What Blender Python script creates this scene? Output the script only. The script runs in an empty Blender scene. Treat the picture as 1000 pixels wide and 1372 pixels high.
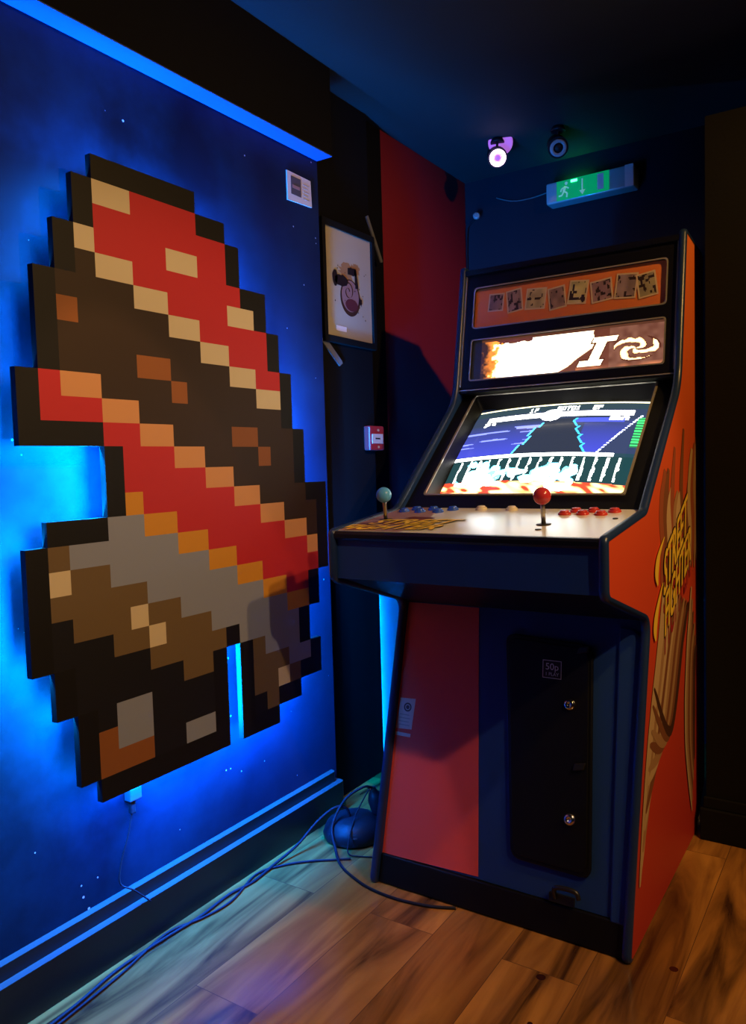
import bpy, math, random
from mathutils import Vector, Matrix
random.seed(7)
D = bpy.data; SC = bpy.context.scene; COL = SC.collection
V = Vector

# ------------------------------------------------------------------ helpers
def s2l(c):
    c = c / 255.0
    return c / 12.92 if c <= 0.04045 else ((c + 0.055) / 1.055) ** 2.4
def rgb(r, g, b): return (s2l(r), s2l(g), s2l(b), 1.0)
def lin(r, g, b): return (r, g, b, 1.0)

MATS = {}
def mat(name, color, rough=0.5, metal=0.0, emit=None, estr=0.0, bump=0.0, bscale=200.0, spec=0.5, vary=0.0):
    m = D.materials.new(name); m.use_nodes = True
    nt = m.node_tree; b = nt.nodes['Principled BSDF']
    b.inputs['Base Color'].default_value = color
    b.inputs['Roughness'].default_value = rough
    b.inputs['Metallic'].default_value = metal
    b.inputs['Specular IOR Level'].default_value = spec
    if emit:
        b.inputs['Emission Color'].default_value = emit
        b.inputs['Emission Strength'].default_value = estr
    if bump or vary:
        tc = nt.nodes.new('ShaderNodeTexCoord')
        n = nt.nodes.new('ShaderNodeTexNoise'); n.inputs['Scale'].default_value = bscale
        n.inputs['Detail'].default_value = 4
        nt.links.new(tc.outputs['Object'], n.inputs['Vector'])
        if bump:
            bp = nt.nodes.new('ShaderNodeBump'); bp.inputs['Strength'].default_value = bump
            bp.inputs['Distance'].default_value = 0.002
            nt.links.new(n.outputs['Fac'], bp.inputs['Height'])
            nt.links.new(bp.outputs['Normal'], b.inputs['Normal'])
        if vary:
            n2 = nt.nodes.new('ShaderNodeTexNoise'); n2.inputs['Scale'].default_value = 3.0
            n2.inputs['Detail'].default_value = 6
            nt.links.new(tc.outputs['Object'], n2.inputs['Vector'])
            mx = nt.nodes.new('ShaderNodeMix'); mx.data_type = 'RGBA'
            mx.inputs[6].default_value = tuple(c * (1 - vary) for c in color[:3]) + (1,)
            mx.inputs[7].default_value = tuple(min(1, c * (1 + vary)) for c in color[:3]) + (1,)
            nt.links.new(n2.outputs['Fac'], mx.inputs[0])
            nt.links.new(mx.outputs[2], b.inputs['Base Color'])
    MATS[name] = m
    return m

class MB:
    """collects shapes, builds ONE mesh object"""
    def __init__(s): s.v = []; s.f = []; s.m = []; s.cur = 0; s.smooth = []
    def face(s, pts, smooth=False):
        i = len(s.v); s.v += [tuple(p) for p in pts]; s.f.append(tuple(range(i, i + len(pts)))); s.m.append(s.cur); s.smooth.append(smooth)
    def grid(s, rows, closed_u=False, closed_v=False, smooth=True):
        i = len(s.v); nr = len(rows); nc = len(rows[0])
        for r in rows: s.v += [tuple(p) for p in r]
        for a in range(nr if closed_v else nr - 1):
            for b in range(nc if closed_u else nc - 1):
                a2 = (a + 1) % nr; b2 = (b + 1) % nc
                s.f.append((i + a * nc + b, i + a * nc + b2, i + a2 * nc + b2, i + a2 * nc + b)); s.m.append(s.cur); s.smooth.append(smooth)
    def hexa(s, P):   # 8 points: bottom 4, top 4
        i = len(s.v); s.v += [tuple(p) for p in P]
        for q in ((0, 3, 2, 1), (4, 5, 6, 7), (0, 1, 5, 4), (1, 2, 6, 5), (2, 3, 7, 6), (3, 0, 4, 7)):
            s.f.append(tuple(i + k for k in q)); s.m.append(s.cur); s.smooth.append(False)
    def box(s, x0, x1, y0, y1, z0, z1):
        s.hexa([(x0, y0, z0), (x1, y0, z0), (x1, y1, z0), (x0, y1, z0), (x0, y0, z1), (x1, y0, z1), (x1, y1, z1), (x0, y1, z1)])
    def prism(s, poly, axis_pts):   # poly: list of 3d points, axis_pts: offset vector
        i = len(s.v); n = len(poly); o = V(axis_pts)
        s.v += [tuple(p) for p in poly] + [tuple(V(p) + o) for p in poly]
        s.f.append(tuple(range(i, i + n))); s.m.append(s.cur); s.smooth.append(False)
        s.f.append(tuple(range(i + 2 * n - 1, i + n - 1, -1))); s.m.append(s.cur); s.smooth.append(False)
        for k in range(n):
            k2 = (k + 1) % n
            s.f.append((i + k, i + n + k, i + n + k2, i + k2)); s.m.append(s.cur); s.smooth.append(False)
    def lathe(s, prof, c, axis=(0, 0, 1), n=24, cap=True):   # prof: (radius, height)
        a = V(axis).normalized(); t = V((1, 0, 0)) if abs(a.x) < .9 else V((0, 1, 0))
        u = a.cross(t).normalized(); w = a.cross(u)
        rows = [[V(c) + a * h + (u * math.cos(2 * math.pi * k / n) + w * math.sin(2 * math.pi * k / n)) * max(r, 1e-5) for k in range(n)] for r, h in prof]
        s.grid(rows, closed_u=True)
        if cap:
            s.face(rows[0][::-1]); s.face(rows[-1])
    def tube(s, pts, r, n=8):
        pts = [V(p) for p in pts]; rows = []
        up = V((0, 0, 1)); prev = None
        for k, p in enumerate(pts):
            d = (pts[min(k + 1, len(pts) - 1)] - pts[max(k - 1, 0)]).normalized()
            if prev is None:
                prev = d.cross(up if abs(d.z) < .95 else V((1, 0, 0))).normalized()
            a = (prev - d * prev.dot(d)).normalized(); b = d.cross(a); prev = a
            rows.append([p + (a * math.cos(2 * math.pi * j / n) + b * math.sin(2 * math.pi * j / n)) * r for j in range(n)])
        s.grid(rows, closed_u=True); s.face(rows[0][::-1]); s.face(rows[-1])
    def build(s, name, mats, parent=None, bevel=0.0, seg=2, fix=True):
        me = D.meshes.new(name); me.from_pydata(s.v, [], s.f); me.validate()
        if not isinstance(mats, (list, tuple)): mats = [mats]
        for m in mats: me.materials.append(MATS[m])
        if len(me.polygons) == len(s.m):
            me.polygons.foreach_set('material_index', s.m); me.polygons.foreach_set('use_smooth', s.smooth)
        if fix:
            import bmesh
            bm = bmesh.new(); bm.from_mesh(me)
            bmesh.ops.remove_doubles(bm, verts=bm.verts, dist=1e-6)
            bmesh.ops.recalc_face_normals(bm, faces=bm.faces); bm.to_mesh(me); bm.free()
        o = D.objects.new(name, me); COL.objects.link(o)
        if bevel:
            bv = o.modifiers.new('bevel', 'BEVEL'); bv.width = bevel; bv.segments = seg; bv.limit_method = 'ANGLE'; bv.angle_limit = math.radians(40)
        if parent:
            o.parent = parent; o.matrix_parent_inverse = top_mat(parent).inverted()
        return o
WM = {}
def top_mat(o):
    m = WM.get(o.name)
    return m if m else Matrix.Identity(4)
def empty(name, loc, label, cat, group=None):
    o = D.objects.new(name, None); COL.objects.link(o); o.location = loc; o.empty_display_size = .05
    WM[o.name] = Matrix.Translation(V(loc))
    return tag(o, label, cat, group)
def tag(o, label, cat, group=None):
    o['label'] = label; o['category'] = cat
    if group: o['group'] = group
    return o
def struct(o): o['kind'] = 'structure'; return o

def spline(pts, n=10):
    pts = [V(p) for p in pts]; out = []
    for i in range(len(pts) - 1):
        p0 = pts[max(i - 1, 0)]; p1 = pts[i]; p2 = pts[i + 1]; p3 = pts[min(i + 2, len(pts) - 1)]
        for k in range(n):
            t = k / n
            out.append(.5 * ((2 * p1) + (p2 - p0) * t + (2 * p0 - 5 * p1 + 4 * p2 - p3) * t * t + (3 * p1 - p0 - 3 * p2 + p3) * t ** 3))
    out.append(pts[-1]); return out
def round_poly(pts, radii, n=6):
    out = []; N = len(pts)
    for i in range(N):
        p = V((*pts[i], 0)); a = V((*pts[i - 1], 0)) - p; b = V((*pts[(i + 1) % N], 0)) - p
        r = radii[i]
        if r <= 0: out.append((p.x, p.y)); continue
        d = min(r, a.length * .45, b.length * .45)
        A = p + a.normalized() * d; B = p + b.normalized() * d
        for k in range(n + 1):
            t = k / n; q = A * (1 - t) ** 2 + p * 2 * t * (1 - t) + B * t * t
            out.append((q.x, q.y))
    return out
def text_polys(txt, size=1.0, shear=0.0, spacing=1.0):
    """letter outlines of the built-in font as triangles in 2d: list of triangles"""
    cu = D.curves.new('t', 'FONT'); cu.body = txt; cu.size = size; cu.shear = shear; cu.space_character = spacing
    cu.align_x = 'CENTER'; cu.align_y = 'CENTER'; cu.resolution_u = 3
    o = D.objects.new('t', cu); COL.objects.link(o)
    bpy.context.view_layer.update()
    me = o.evaluated_get(bpy.context.evaluated_depsgraph_get()).to_mesh()
    P = [(v.co.x, v.co.y) for v in me.vertices]; F = [tuple(p.vertices) for p in me.polygons]
    D.objects.remove(o); D.curves.remove(cu)
    return P, F
def add_text(mb, txt, size, to3d, shear=0, spacing=1.0, sx=1.0, sy=1.0):
    P, F = text_polys(txt, size, shear, spacing)
    i = len(mb.v); mb.v += [tuple(to3d(x * sx, y * sy)) for x, y in P]
    for f in F: mb.f.append(tuple(i + k for k in f)); mb.m.append(mb.cur); mb.smooth.append(False)

def painted_grid(name, corner, nu, nv, fn, matname, parent=None):
    """a picture surface: corner(u,v)->3d point, fn(u,v)->linear colour, one colour per face"""
    vs = [tuple(corner(i / nu, j / nv)) for j in range(nv + 1) for i in range(nu + 1)]
    fs = [(j * (nu + 1) + i, j * (nu + 1) + i + 1, (j + 1) * (nu + 1) + i + 1, (j + 1) * (nu + 1) + i) for j in range(nv) for i in range(nu)]
    me = D.meshes.new(name); me.from_pydata(vs, [], fs)
    ca = me.color_attributes.new('picture', 'FLOAT_COLOR', 'CORNER'); buf = []
    for j in range(nv):
        for i in range(nu):
            c = fn((i + .5) / nu, (j + .5) / nv); buf += [c[0], c[1], c[2], 1.0] * 4
    ca.data.foreach_set('color', buf)
    me.materials.append(MATS[matname])
    o = D.objects.new(name, me); COL.objects.link(o)
    if parent: o.parent = parent; o.matrix_parent_inverse = top_mat(parent).inverted()
    return o
def picture_mat(name, emit, rough=.4):
    m = D.materials.new(name); m.use_nodes = True; nt = m.node_tree; b = nt.nodes['Principled BSDF']
    a = nt.nodes.new('ShaderNodeAttribute'); a.attribute_name = 'picture'
    b.inputs['Roughness'].default_value = rough
    if emit:
        b.inputs['Base Color'].default_value = (.01, .01, .012, 1)
        nt.links.new(a.outputs['Color'], b.inputs['Emission Color']); b.inputs['Emission Strength'].default_value = emit
    else: nt.links.new(a.outputs['Color'], b.inputs['Base Color'])
    MATS[name] = m
def hsh(i, j=0):
    x = math.sin(i * 127.1 + j * 311.7) * 43758.5453
    return x - math.floor(x)
def vnoise(x, y):
    i, j = math.floor(x), math.floor(y); fx, fy = x - i, y - j
    fx = fx * fx * (3 - 2 * fx); fy = fy * fy * (3 - 2 * fy)
    return (hsh(i, j) * (1 - fx) + hsh(i + 1, j) * fx) * (1 - fy) + (hsh(i, j + 1) * (1 - fx) + hsh(i + 1, j + 1) * fx) * fy
def mixc(a, b, t):
    t = max(0, min(1, t)); return tuple(a[k] * (1 - t) + b[k] * t for k in range(3))

# ------------------------------------------------------------------ materials
mat('black_paint', lin(.0045, .0045, .0055), .8, spec=.12, bump=.25, bscale=140)
mat('ceiling_paint', lin(.034, .034, .038), .85, spec=.12, bump=.3, bscale=120)
mat('back_wall_paint', lin(.016, .017, .026), .8, spec=.12, bump=.3, bscale=120)
mat('partition_paint', lin(.0065, .006, .0055), .8, spec=.12, bump=.3, bscale=120)
mat('red_paint', lin(.29, .018, .035), .75, spec=.2, bump=.3, bscale=140)
mat('pale_paint', lin(.35, .42, .6), .8, spec=.2)
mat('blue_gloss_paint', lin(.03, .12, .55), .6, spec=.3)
mat('black_gloss', lin(.005, .005, .006), .38, spec=.5)
mat('lit_ledge', lin(.05, .05, .058), .5, spec=.4)  # same black gloss, painted paler for the LED light on the ledge tops
mat('board_back', lin(.015, .014, .014), .7)
mat('cab_blue', lin(.010, .042, .19), .5, spec=.35, bump=.2, bscale=600)
mat('cab_black', lin(.004, .004, .0045), .42, spec=.3, bump=.15, bscale=500)
mat('cab_red', lin(.74, .085, .07), .5, spec=.35, bump=.25, bscale=500)
mat('moulding', lin(.012, .03, .10), .32, spec=.5)
mat('bezel_edge', lin(.40, .36, .30), .25, metal=.4)
mat('steel', lin(.45, .43, .40), .3, metal=1.0)
mat('chrome', lin(.8, .78, .75), .12, metal=1.0)
mat('dark_metal', lin(.05, .05, .055), .4, metal=.8)
mat('ball_blue', lin(.10, .42, .95), .2)
mat('ball_red', lin(.58, .04, .05), .2)
mat('btn_blue', lin(.03, .10, .60), .2)
mat('btn_red', lin(.55, .04, .03), .2)
mat('btn_white', lin(.75, .66, .48), .25)
mat('cp_overlay', lin(.78, .76, .70), .24, spec=.7, vary=.05)
mat('ink_yellow', lin(.90, .58, .05), .4)
mat('ink_black', lin(.02, .008, .008), .45)
mat('ink_red', lin(.34, .02, .025), .45)
mat('ink_maroon', lin(.13, .025, .03), .45)
mat('ink_brown', lin(.22, .075, .03), .45)
mat('ink_rust', lin(.34, .085, .035), .45)
mat('ink_dark_brown', lin(.07, .025, .012), .45)
mat('ink_cream', lin(.56, .36, .17), .45)
mat('ink_tan', lin(.40, .21, .09), .45)
mat('ink_mauve', lin(.34, .19, .18), .4)
mat('white_print', lin(.92, .90, .88), .5)
mat('paper', lin(.62, .58, .55), .6)
mat('paper_warm', lin(.50, .44, .33), .5)
mat('grey_print', lin(.08, .07, .08), .5)
mat('topper_orange', lin(.72, .20, .055), .3, spec=.4, vary=.15)
mat('card_cream', lin(.62, .46, .28), .4)
mat('frame_black', lin(.006, .006, .006), .6, spec=.15)
mat('grey_strip', lin(.16, .16, .165), .45)
mat('plastic_red', lin(.42, .03, .035), .35)
mat('plastic_white', lin(.72, .70, .68), .4)
mat('plastic_grey', lin(.35, .36, .36), .35)
mat('plastic_dim', lin(.05, .05, .06), .4)
mat('plastic_black', lin(.008, .008, .012), .5, spec=.3)
mat('rubber_cable', lin(.012, .013, .02), .55, spec=.15)
mat('sign_green', lin(.01, .22, .08), .3, emit=lin(.0, .30, .10), estr=.8)
mat('sign_glow', lin(.05, .9, .3), .3, emit=lin(.03, 1, .22), estr=14)
mat('sign_white', lin(.5, .75, .6), .3, emit=lin(.22, .55, .38), estr=.35)
mat('acrylic', lin(.30, .42, .42), .15, spec=.6)
mat('led_ring', lin(.9, .8, .9), .3, emit=lin(1, .62, 1), estr=9)
mat('purple_glow', lin(.3, .1, .4), .3, emit=lin(.38, .13, .62), estr=1.0)
mat('led_blue', lin(.2, .5, .9), .5, emit=lin(.0, .26, 1.0), estr=3300)
mat('led_blue_low', lin(.2, .5, .9), .5, emit=lin(.0, .20, 1.0), estr=900)
mat('led_blue_high', lin(.2, .5, .9), .5, emit=lin(.0, .13, 1.0), estr=2800)
mat('led_recess', lin(.2, .5, .9), .5, emit=lin(.0, .24, 1.0), estr=230)
picture_mat('screen_picture', 2.4, .12)
picture_mat('marquee_picture', 1.0, .25)
picture_mat('card_picture', 0, .4)

def mural_wall_mat():
    m = D.materials.new('galaxy_mural'); m.use_nodes = True; nt = m.node_tree; L = nt.links.new; N = nt.nodes.new
    b = nt.nodes['Principled BSDF']; b.inputs['Roughness'].default_value = .6; b.inputs['Specular IOR Level'].default_value = .1
    tc = N('ShaderNodeTexCoord')
    n1 = N('ShaderNodeTexNoise'); n1.inputs['Scale'].default_value = 2.3; n1.inputs['Detail'].default_value = 7; n1.inputs['Roughness'].default_value = .6
    L(tc.outputs['Object'], n1.inputs['Vector'])
    r1 = N('ShaderNodeValToRGB'); e = r1.color_ramp.elements
    e[0].position = .36; e[0].color = (.0006, .0028, .008, 1); e[1].position = .72; e[1].color = (.0025, .024, .058, 1)
    L(n1.outputs['Fac'], r1.inputs['Fac'])
    # violet nebula towards the far end of the wall
    sx = N('ShaderNodeSeparateXYZ'); L(tc.outputs['Object'], sx.inputs[0])
    mr = N('ShaderNodeMapRange'); mr.inputs['From Min'].default_value = 1.5; mr.inputs['From Max'].default_value = 1.95; L(sx.outputs['Y'], mr.inputs['Value'])
    n2 = N('ShaderNodeTexNoise'); n2.inputs['Scale'].default_value = 3.5; n2.inputs['Detail'].default_value = 5; L(tc.outputs['Object'], n2.inputs['Vector'])
    mu = N('ShaderNodeMath'); mu.operation = 'MULTIPLY'; L(mr.outputs[0], mu.inputs[0]); L(n2.outputs['Fac'], mu.inputs[1])
    m1 = N('ShaderNodeMix'); m1.data_type = 'RGBA'; L(mu.outputs[0], m1.inputs[0]); L(r1.outputs['Color'], m1.inputs[6]); m1.inputs[7].default_value = (.016, .020, .060, 1)
    # stars
    vo = N('ShaderNodeTexVoronoi'); vo.inputs['Scale'].default_value = 22; L(tc.outputs['Object'], vo.inputs['Vector'])
    ng = N('ShaderNodeTexNoise'); ng.inputs['Scale'].default_value = 5; L(tc.outputs['Object'], ng.inputs['Vector'])
    mr3 = N('ShaderNodeMapRange'); mr3.inputs['From Min'].default_value = .46; mr3.inputs['From Max'].default_value = .75
    mr3.inputs['To Min'].default_value = 0.0; mr3.inputs['To Max'].default_value = .15; L(ng.outputs['Fac'], mr3.inputs['Value'])
    lt = N('ShaderNodeMath'); lt.operation = 'LESS_THAN'; L(vo.outputs['Distance'], lt.inputs[0]); L(mr3.outputs[0], lt.inputs[1])
    m2 = N('ShaderNodeMix'); m2.data_type = 'RGBA'; L(lt.outputs[0], m2.inputs[0]); L(m1.outputs[2], m2.inputs[6]); m2.inputs[7].default_value = (.45, .5, .62, 1)
    L(m2.outputs[2], b.inputs['Base Color'])
    MATS['galaxy_mural'] = m
mural_wall_mat()

def floor_mat():
    m = D.materials.new('wood_floor'); m.use_nodes = True; nt = m.node_tree; L = nt.links.new; N = nt.nodes.new
    b = nt.nodes['Principled BSDF']; b.inputs['Specular IOR Level'].default_value = .45
    tc = N('ShaderNodeTexCoord'); mp = N('ShaderNodeMapping'); mp.inputs['Rotation'].default_value = (0, 0, math.radians(90)); L(tc.outputs['Object'], mp.inputs['Vector'])
    br = N('ShaderNodeTexBrick'); br.offset = .37; br.inputs['Scale'].default_value = 1; br.inputs['Brick Width'].default_value = 1.22; br.inputs['Row Height'].default_value = .19
    br.inputs['Mortar Size'].default_value = .0010; br.inputs['Mortar Smooth'].default_value = .3; br.inputs['Bias'].default_value = 0
    br.inputs['Color1'].default_value = (0, 0, 0, 1); br.inputs['Color2'].default_value = (1, 1, 1, 1); br.inputs['Mortar'].default_value = (.3, .3, .3, 1)
    L(mp.outputs[0], br.inputs['Vector'])
    # per plank shift of the grain
    ad = N('ShaderNodeVectorMath'); ad.operation = 'ADD'; sc = N('ShaderNodeVectorMath'); sc.operation = 'SCALE'; sc.inputs['Scale'].default_value = 7.3
    L(br.outputs['Color'], sc.inputs[0]); L(tc.outputs['Object'], ad.inputs[0]); L(sc.outputs[0], ad.inputs[1])
    m2 = N('ShaderNodeMapping'); m2.inputs['Scale'].default_value = (11, 1.5, 1); L(ad.outputs[0], m2.inputs['Vector'])
    n1 = N('ShaderNodeTexNoise'); n1.inputs['Scale'].default_value = 1.0; n1.inputs['Detail'].default_value = 6; n1.inputs['Distortion'].default_value = 1.2; L(m2.outputs[0], n1.inputs['Vector'])
    r = N('ShaderNodeValToRGB'); e = r.color_ramp.elements
    e[0].position = .33; e[0].color = (.055, .022, .008, 1); e[1].position = .74; e[1].color = (.54, .25, .050, 1)
    k = r.color_ramp.elements.new(.5); k.color = (.29, .125, .028, 1)
    L(n1.outputs['Fac'], r.inputs['Fac'])
    mx = N('ShaderNodeMix'); mx.data_type = 'RGBA'; mx.blend_type = 'MULTIPLY'; mx.inputs[0].default_value = .35; L(r.outputs['Color'], mx.inputs[6])
    rr = N('ShaderNodeMapRange'); rr.inputs['To Min'].default_value = .7; rr.inputs['To Max'].default_value = 1.15; L(br.outputs['Color'], rr.inputs['Value']); L(rr.outputs[0], mx.inputs[7])
    m3 = N('ShaderNodeMix'); m3.data_type = 'RGBA'; L(br.outputs['Fac'], m3.inputs[0]); L(mx.outputs[2], m3.inputs[6]); m3.inputs[7].default_value = (.10, .045, .018, 1)
    last = m3.outputs[2]
    for (px, py, rad) in ((-.655, 1.655, .011), (-.40, 1.84, .010), (-.62, 1.50, .006)):   # scorch marks on the boards
        ds = N('ShaderNodeVectorMath'); ds.operation = 'DISTANCE'; ds.inputs[1].default_value = (px, py, 0); L(tc.outputs['Object'], ds.inputs[0])
        lt = N('ShaderNodeMath'); lt.operation = 'LESS_THAN'; lt.inputs[1].default_value = rad; L(ds.outputs['Value'], lt.inputs[0])
        q = N('ShaderNodeMix'); q.data_type = 'RGBA'; L(lt.outputs[0], q.inputs[0]); L(last, q.inputs[6]); q.inputs[7].default_value = (.04, .01, .006, 1); last = q.outputs[2]
    L(last, b.inputs['Base Color'])
    n5 = N('ShaderNodeTexNoise'); n5.inputs['Scale'].default_value = 6; L(tc.outputs['Object'], n5.inputs['Vector'])
    r5 = N('ShaderNodeMapRange'); r5.inputs['To Min'].default_value = .11; r5.inputs['To Max'].default_value = .19; L(n5.outputs['Fac'], r5.inputs['Value']); L(r5.outputs[0], b.inputs['Roughness'])
    bp = N('ShaderNodeBump'); bp.inputs['Strength'].default_value = .05; bp.inputs['Distance'].default_value = .002; L(n1.outputs['Fac'], bp.inputs['Height']); L(bp.outputs[0], b.inputs['Normal'])
    MATS['wood_floor'] = m
floor_mat()

def side_mat():   # printed vinyl, orange at the top fading to crimson at the foot
    m = D.materials.new('side_vinyl'); m.use_nodes = True; nt = m.node_tree; L = nt.links.new; N = nt.nodes.new
    b = nt.nodes['Principled BSDF']; b.inputs['Roughness'].default_value = .48; b.inputs['Specular IOR Level'].default_value = .35
    tc = N('ShaderNodeTexCoord'); sx = N('ShaderNodeSeparateXYZ'); L(tc.outputs['Object'], sx.inputs[0])
    mr = N('ShaderNodeMapRange'); mr.inputs['From Max'].default_value = 1.9; L(sx.outputs['Z'], mr.inputs['Value'])
    r = N('ShaderNodeValToRGB'); e = r.color_ramp.elements
    e[0].position = .05; e[0].color = (.50, .035, .022, 1); e[1].position = .95; e[1].color = (.72, .16, .035, 1)
    k = r.color_ramp.elements.new(.5); k.color = (.62, .065, .02, 1)
    L(mr.outputs[0], r.inputs['Fac']); L(r.outputs['Color'], b.inputs['Base Color'])
    MATS['side_vinyl'] = m
side_mat()

# ------------------------------------------------------------------ the room
XM, XA, YE, CE = -1.600, -1.63, 2.160, 2.50     # mural wall face, alcove wall face, end of mural wall, ceiling
mb = MB(); mb.box(-2.2, 2.6, -1.6, 3.6, -.05, 0); struct(mb.build('floor', 'wood_floor'))
mb = MB(); mb.box(-2.2, 2.6, -1.6, 3.6, CE, CE + .05); struct(mb.build('ceiling', 'ceiling_paint'))
mb = MB(); mb.box(XM - .25, XM, -1.6, YE, 0, CE); struct(mb.build('wall_left', 'galaxy_mural'))
mb = MB()
mb.box(XA - .15, XA, YE, 2.515, 0, CE)
mb.cur = 0; mb.box(XA - .2, XA - .03, 2.515, 2.66, .92, CE)
mb.cur = 1; mb.box(XA - .2, XA - .03, 2.66, 3.4, .92, CE)
mb.cur = 2; mb.box(XA - .2, XA - .03, 2.515, 3.4, 0, .92)
struct(mb.build('wall_alcove', ['black_paint', 'red_paint', 'pale_paint'], fix=False))
mb = MB(); mb.box(XA - .2, 2.6, 3.4, 3.55, 0, CE); struct(mb.build('wall_back', 'back_wall_paint'))
mb = MB(); mb.box(-.455, 2.6, 2.55, 2.70, 0, 2.2); struct(mb.build('wall_right', 'partition_paint'))
# boxed beam above the mural: black face, blue underside
mb = MB(); mb.box(XM, -1.537, -1.6, YE, 2.219, CE)
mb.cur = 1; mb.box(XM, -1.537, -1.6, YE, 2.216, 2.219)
struct(mb.build('trim_1', ['black_paint', 'blue_gloss_paint'], fix=False))
# stepped skirting with a rounded far end
mb = MB()
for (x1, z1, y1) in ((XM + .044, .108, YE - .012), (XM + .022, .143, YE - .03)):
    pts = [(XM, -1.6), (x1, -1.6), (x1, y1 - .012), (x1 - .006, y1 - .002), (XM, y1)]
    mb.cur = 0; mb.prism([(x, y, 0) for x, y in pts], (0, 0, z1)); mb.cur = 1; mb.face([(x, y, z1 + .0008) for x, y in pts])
struct(mb.build('baseboard_left', ['black_gloss', 'lit_ledge']))
mb = MB(); mb.box(-.47, 2.6, 2.530, 2.55, 0, .10); mb.box(-.462, 2.6, 2.54, 2.55, .10, .135)
struct(mb.build('baseboard_right', 'partition_paint', bevel=.003))

# ------------------------------------------------------------------ pixel panel on the wall, lit from behind
GY, GZ, CW, CH = .967, .432, .0533, .0551       # left edge, foot, cell width and height
ROWS = [[(4, 9)], [(3, 11)], [(3, 12)], [(2, 12)], [(2, 14)], [(1, 14)], [(1, 15)], [(1, 15)], [(1, 16)], [(0, 16)], [(0, 16)],
        [(0, 17)], [(4, 17)], [(4, 17)], [(4, 19)], [(1, 19)], [(0, 19)], [(0, 19)], [(0, 19)], [(0, 18)], [(0, 18)], [(1, 17)],
        [(1, 10), (12, 17)], [(2, 10), (12, 18)], [(2, 10), (12, 18)], [(2, 10), (12, 16)], [(3, 10), (12, 14)]]
FULL = {(r, c) for r, runs in enumerate(ROWS) for a, b in runs for c in range(a, b + 1)}
PAL = {'K': lin(.0045, .004, .0045), 'R': lin(.50, .024, .034), 'D': lin(.034, .019, .012), 'C': lin(.62, .52, .36), 'T': lin(.60, .29, .13),
       'S': lin(.24, .27, .38), 'O': lin(.15, .10, .05), 'Y': lin(.60, .27, .03), 'W': lin(.26, .09, .025), 'N': lin(.007, .007, .011)}
for k, c in PAL.items(): mat('board_paint_' + {'K': 'black', 'R': 'red', 'D': 'umber', 'C': 'cream', 'T': 'tan', 'S': 'slate', 'O': 'olive', 'Y': 'amber', 'W': 'rust', 'N': 'ink'}[k], c, .6, spec=.3)
KEYS = list(PAL)
def cell(r, c):
    if any((r + a, c + b) not in FULL for a, b in ((1, 0), (-1, 0), (0, 1), (0, -1))): return 'K'
    t = r + math.floor((9.5 - c) * .5) * 1.0      # colour bands climb the board like slanted stairs
    if t < -1: return 'Y'
    if t < 1: return 'T'
    if t < 6: return 'C' if t in (3,) and c % 4 < 2 else 'R'
    if t < 7: return 'C'
    if t < 12: return 'W' if t == 9 and c % 6 < 3 else 'D'
    if t < 13: return 'T'
    if t < 16: return 'R'
    if t < 17: return 'Y'
    if t < 20: return 'S'
    if t < 23: return 'C' if t == 21 and c % 5 < 2 else 'O'
    if t < 25: return 'N'
    if t < 27: return 'S' if c % 4 < 2 else 'N'
    if t < 29: return 'W'
    return 'N'
XF, XB = -1.512, -1.530      # front and back of the board
def cyz(r, c): return GY + c * CW, GZ + (27 - r) * CH    # top-left corner of a cell
panel = empty('pixel_panel', (XM, 1.50, 1.17), 'big stepped pixel-block wall panel in red, brown and slate, glowing blue behind', 'wall art')
mb = MB()
for (r, c) in sorted(FULL):
    y, z = cyz(r, c); y2, z2 = y + CW, z - CH
    mb.cur = KEYS.index(cell(r, c)); mb.face([(XF, y, z2), (XF, y2, z2), (XF, y2, z), (XF, y, z)])
    mb.cur = 0; mb.face([(XB, y, z), (XB, y2, z), (XB, y2, z2), (XB, y, z2)])
    for (dr, dc, a, b) in ((-1, 0, (y, z), (y2, z)), (1, 0, (y2, z2), (y, z2)), (0, -1, (y, z2), (y, z)), (0, 1, (y2, z), (y2, z2))):
        if (r + dr, c + dc) not in FULL: mb.face([(XF, *a), (XF, *b), (XB, *b), (XB, *a)])
names = ['board_paint_' + n for n in ('black', 'red', 'umber', 'cream', 'tan', 'slate', 'olive', 'amber', 'rust', 'ink')]
board = mb.build('board', names, panel)
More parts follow.
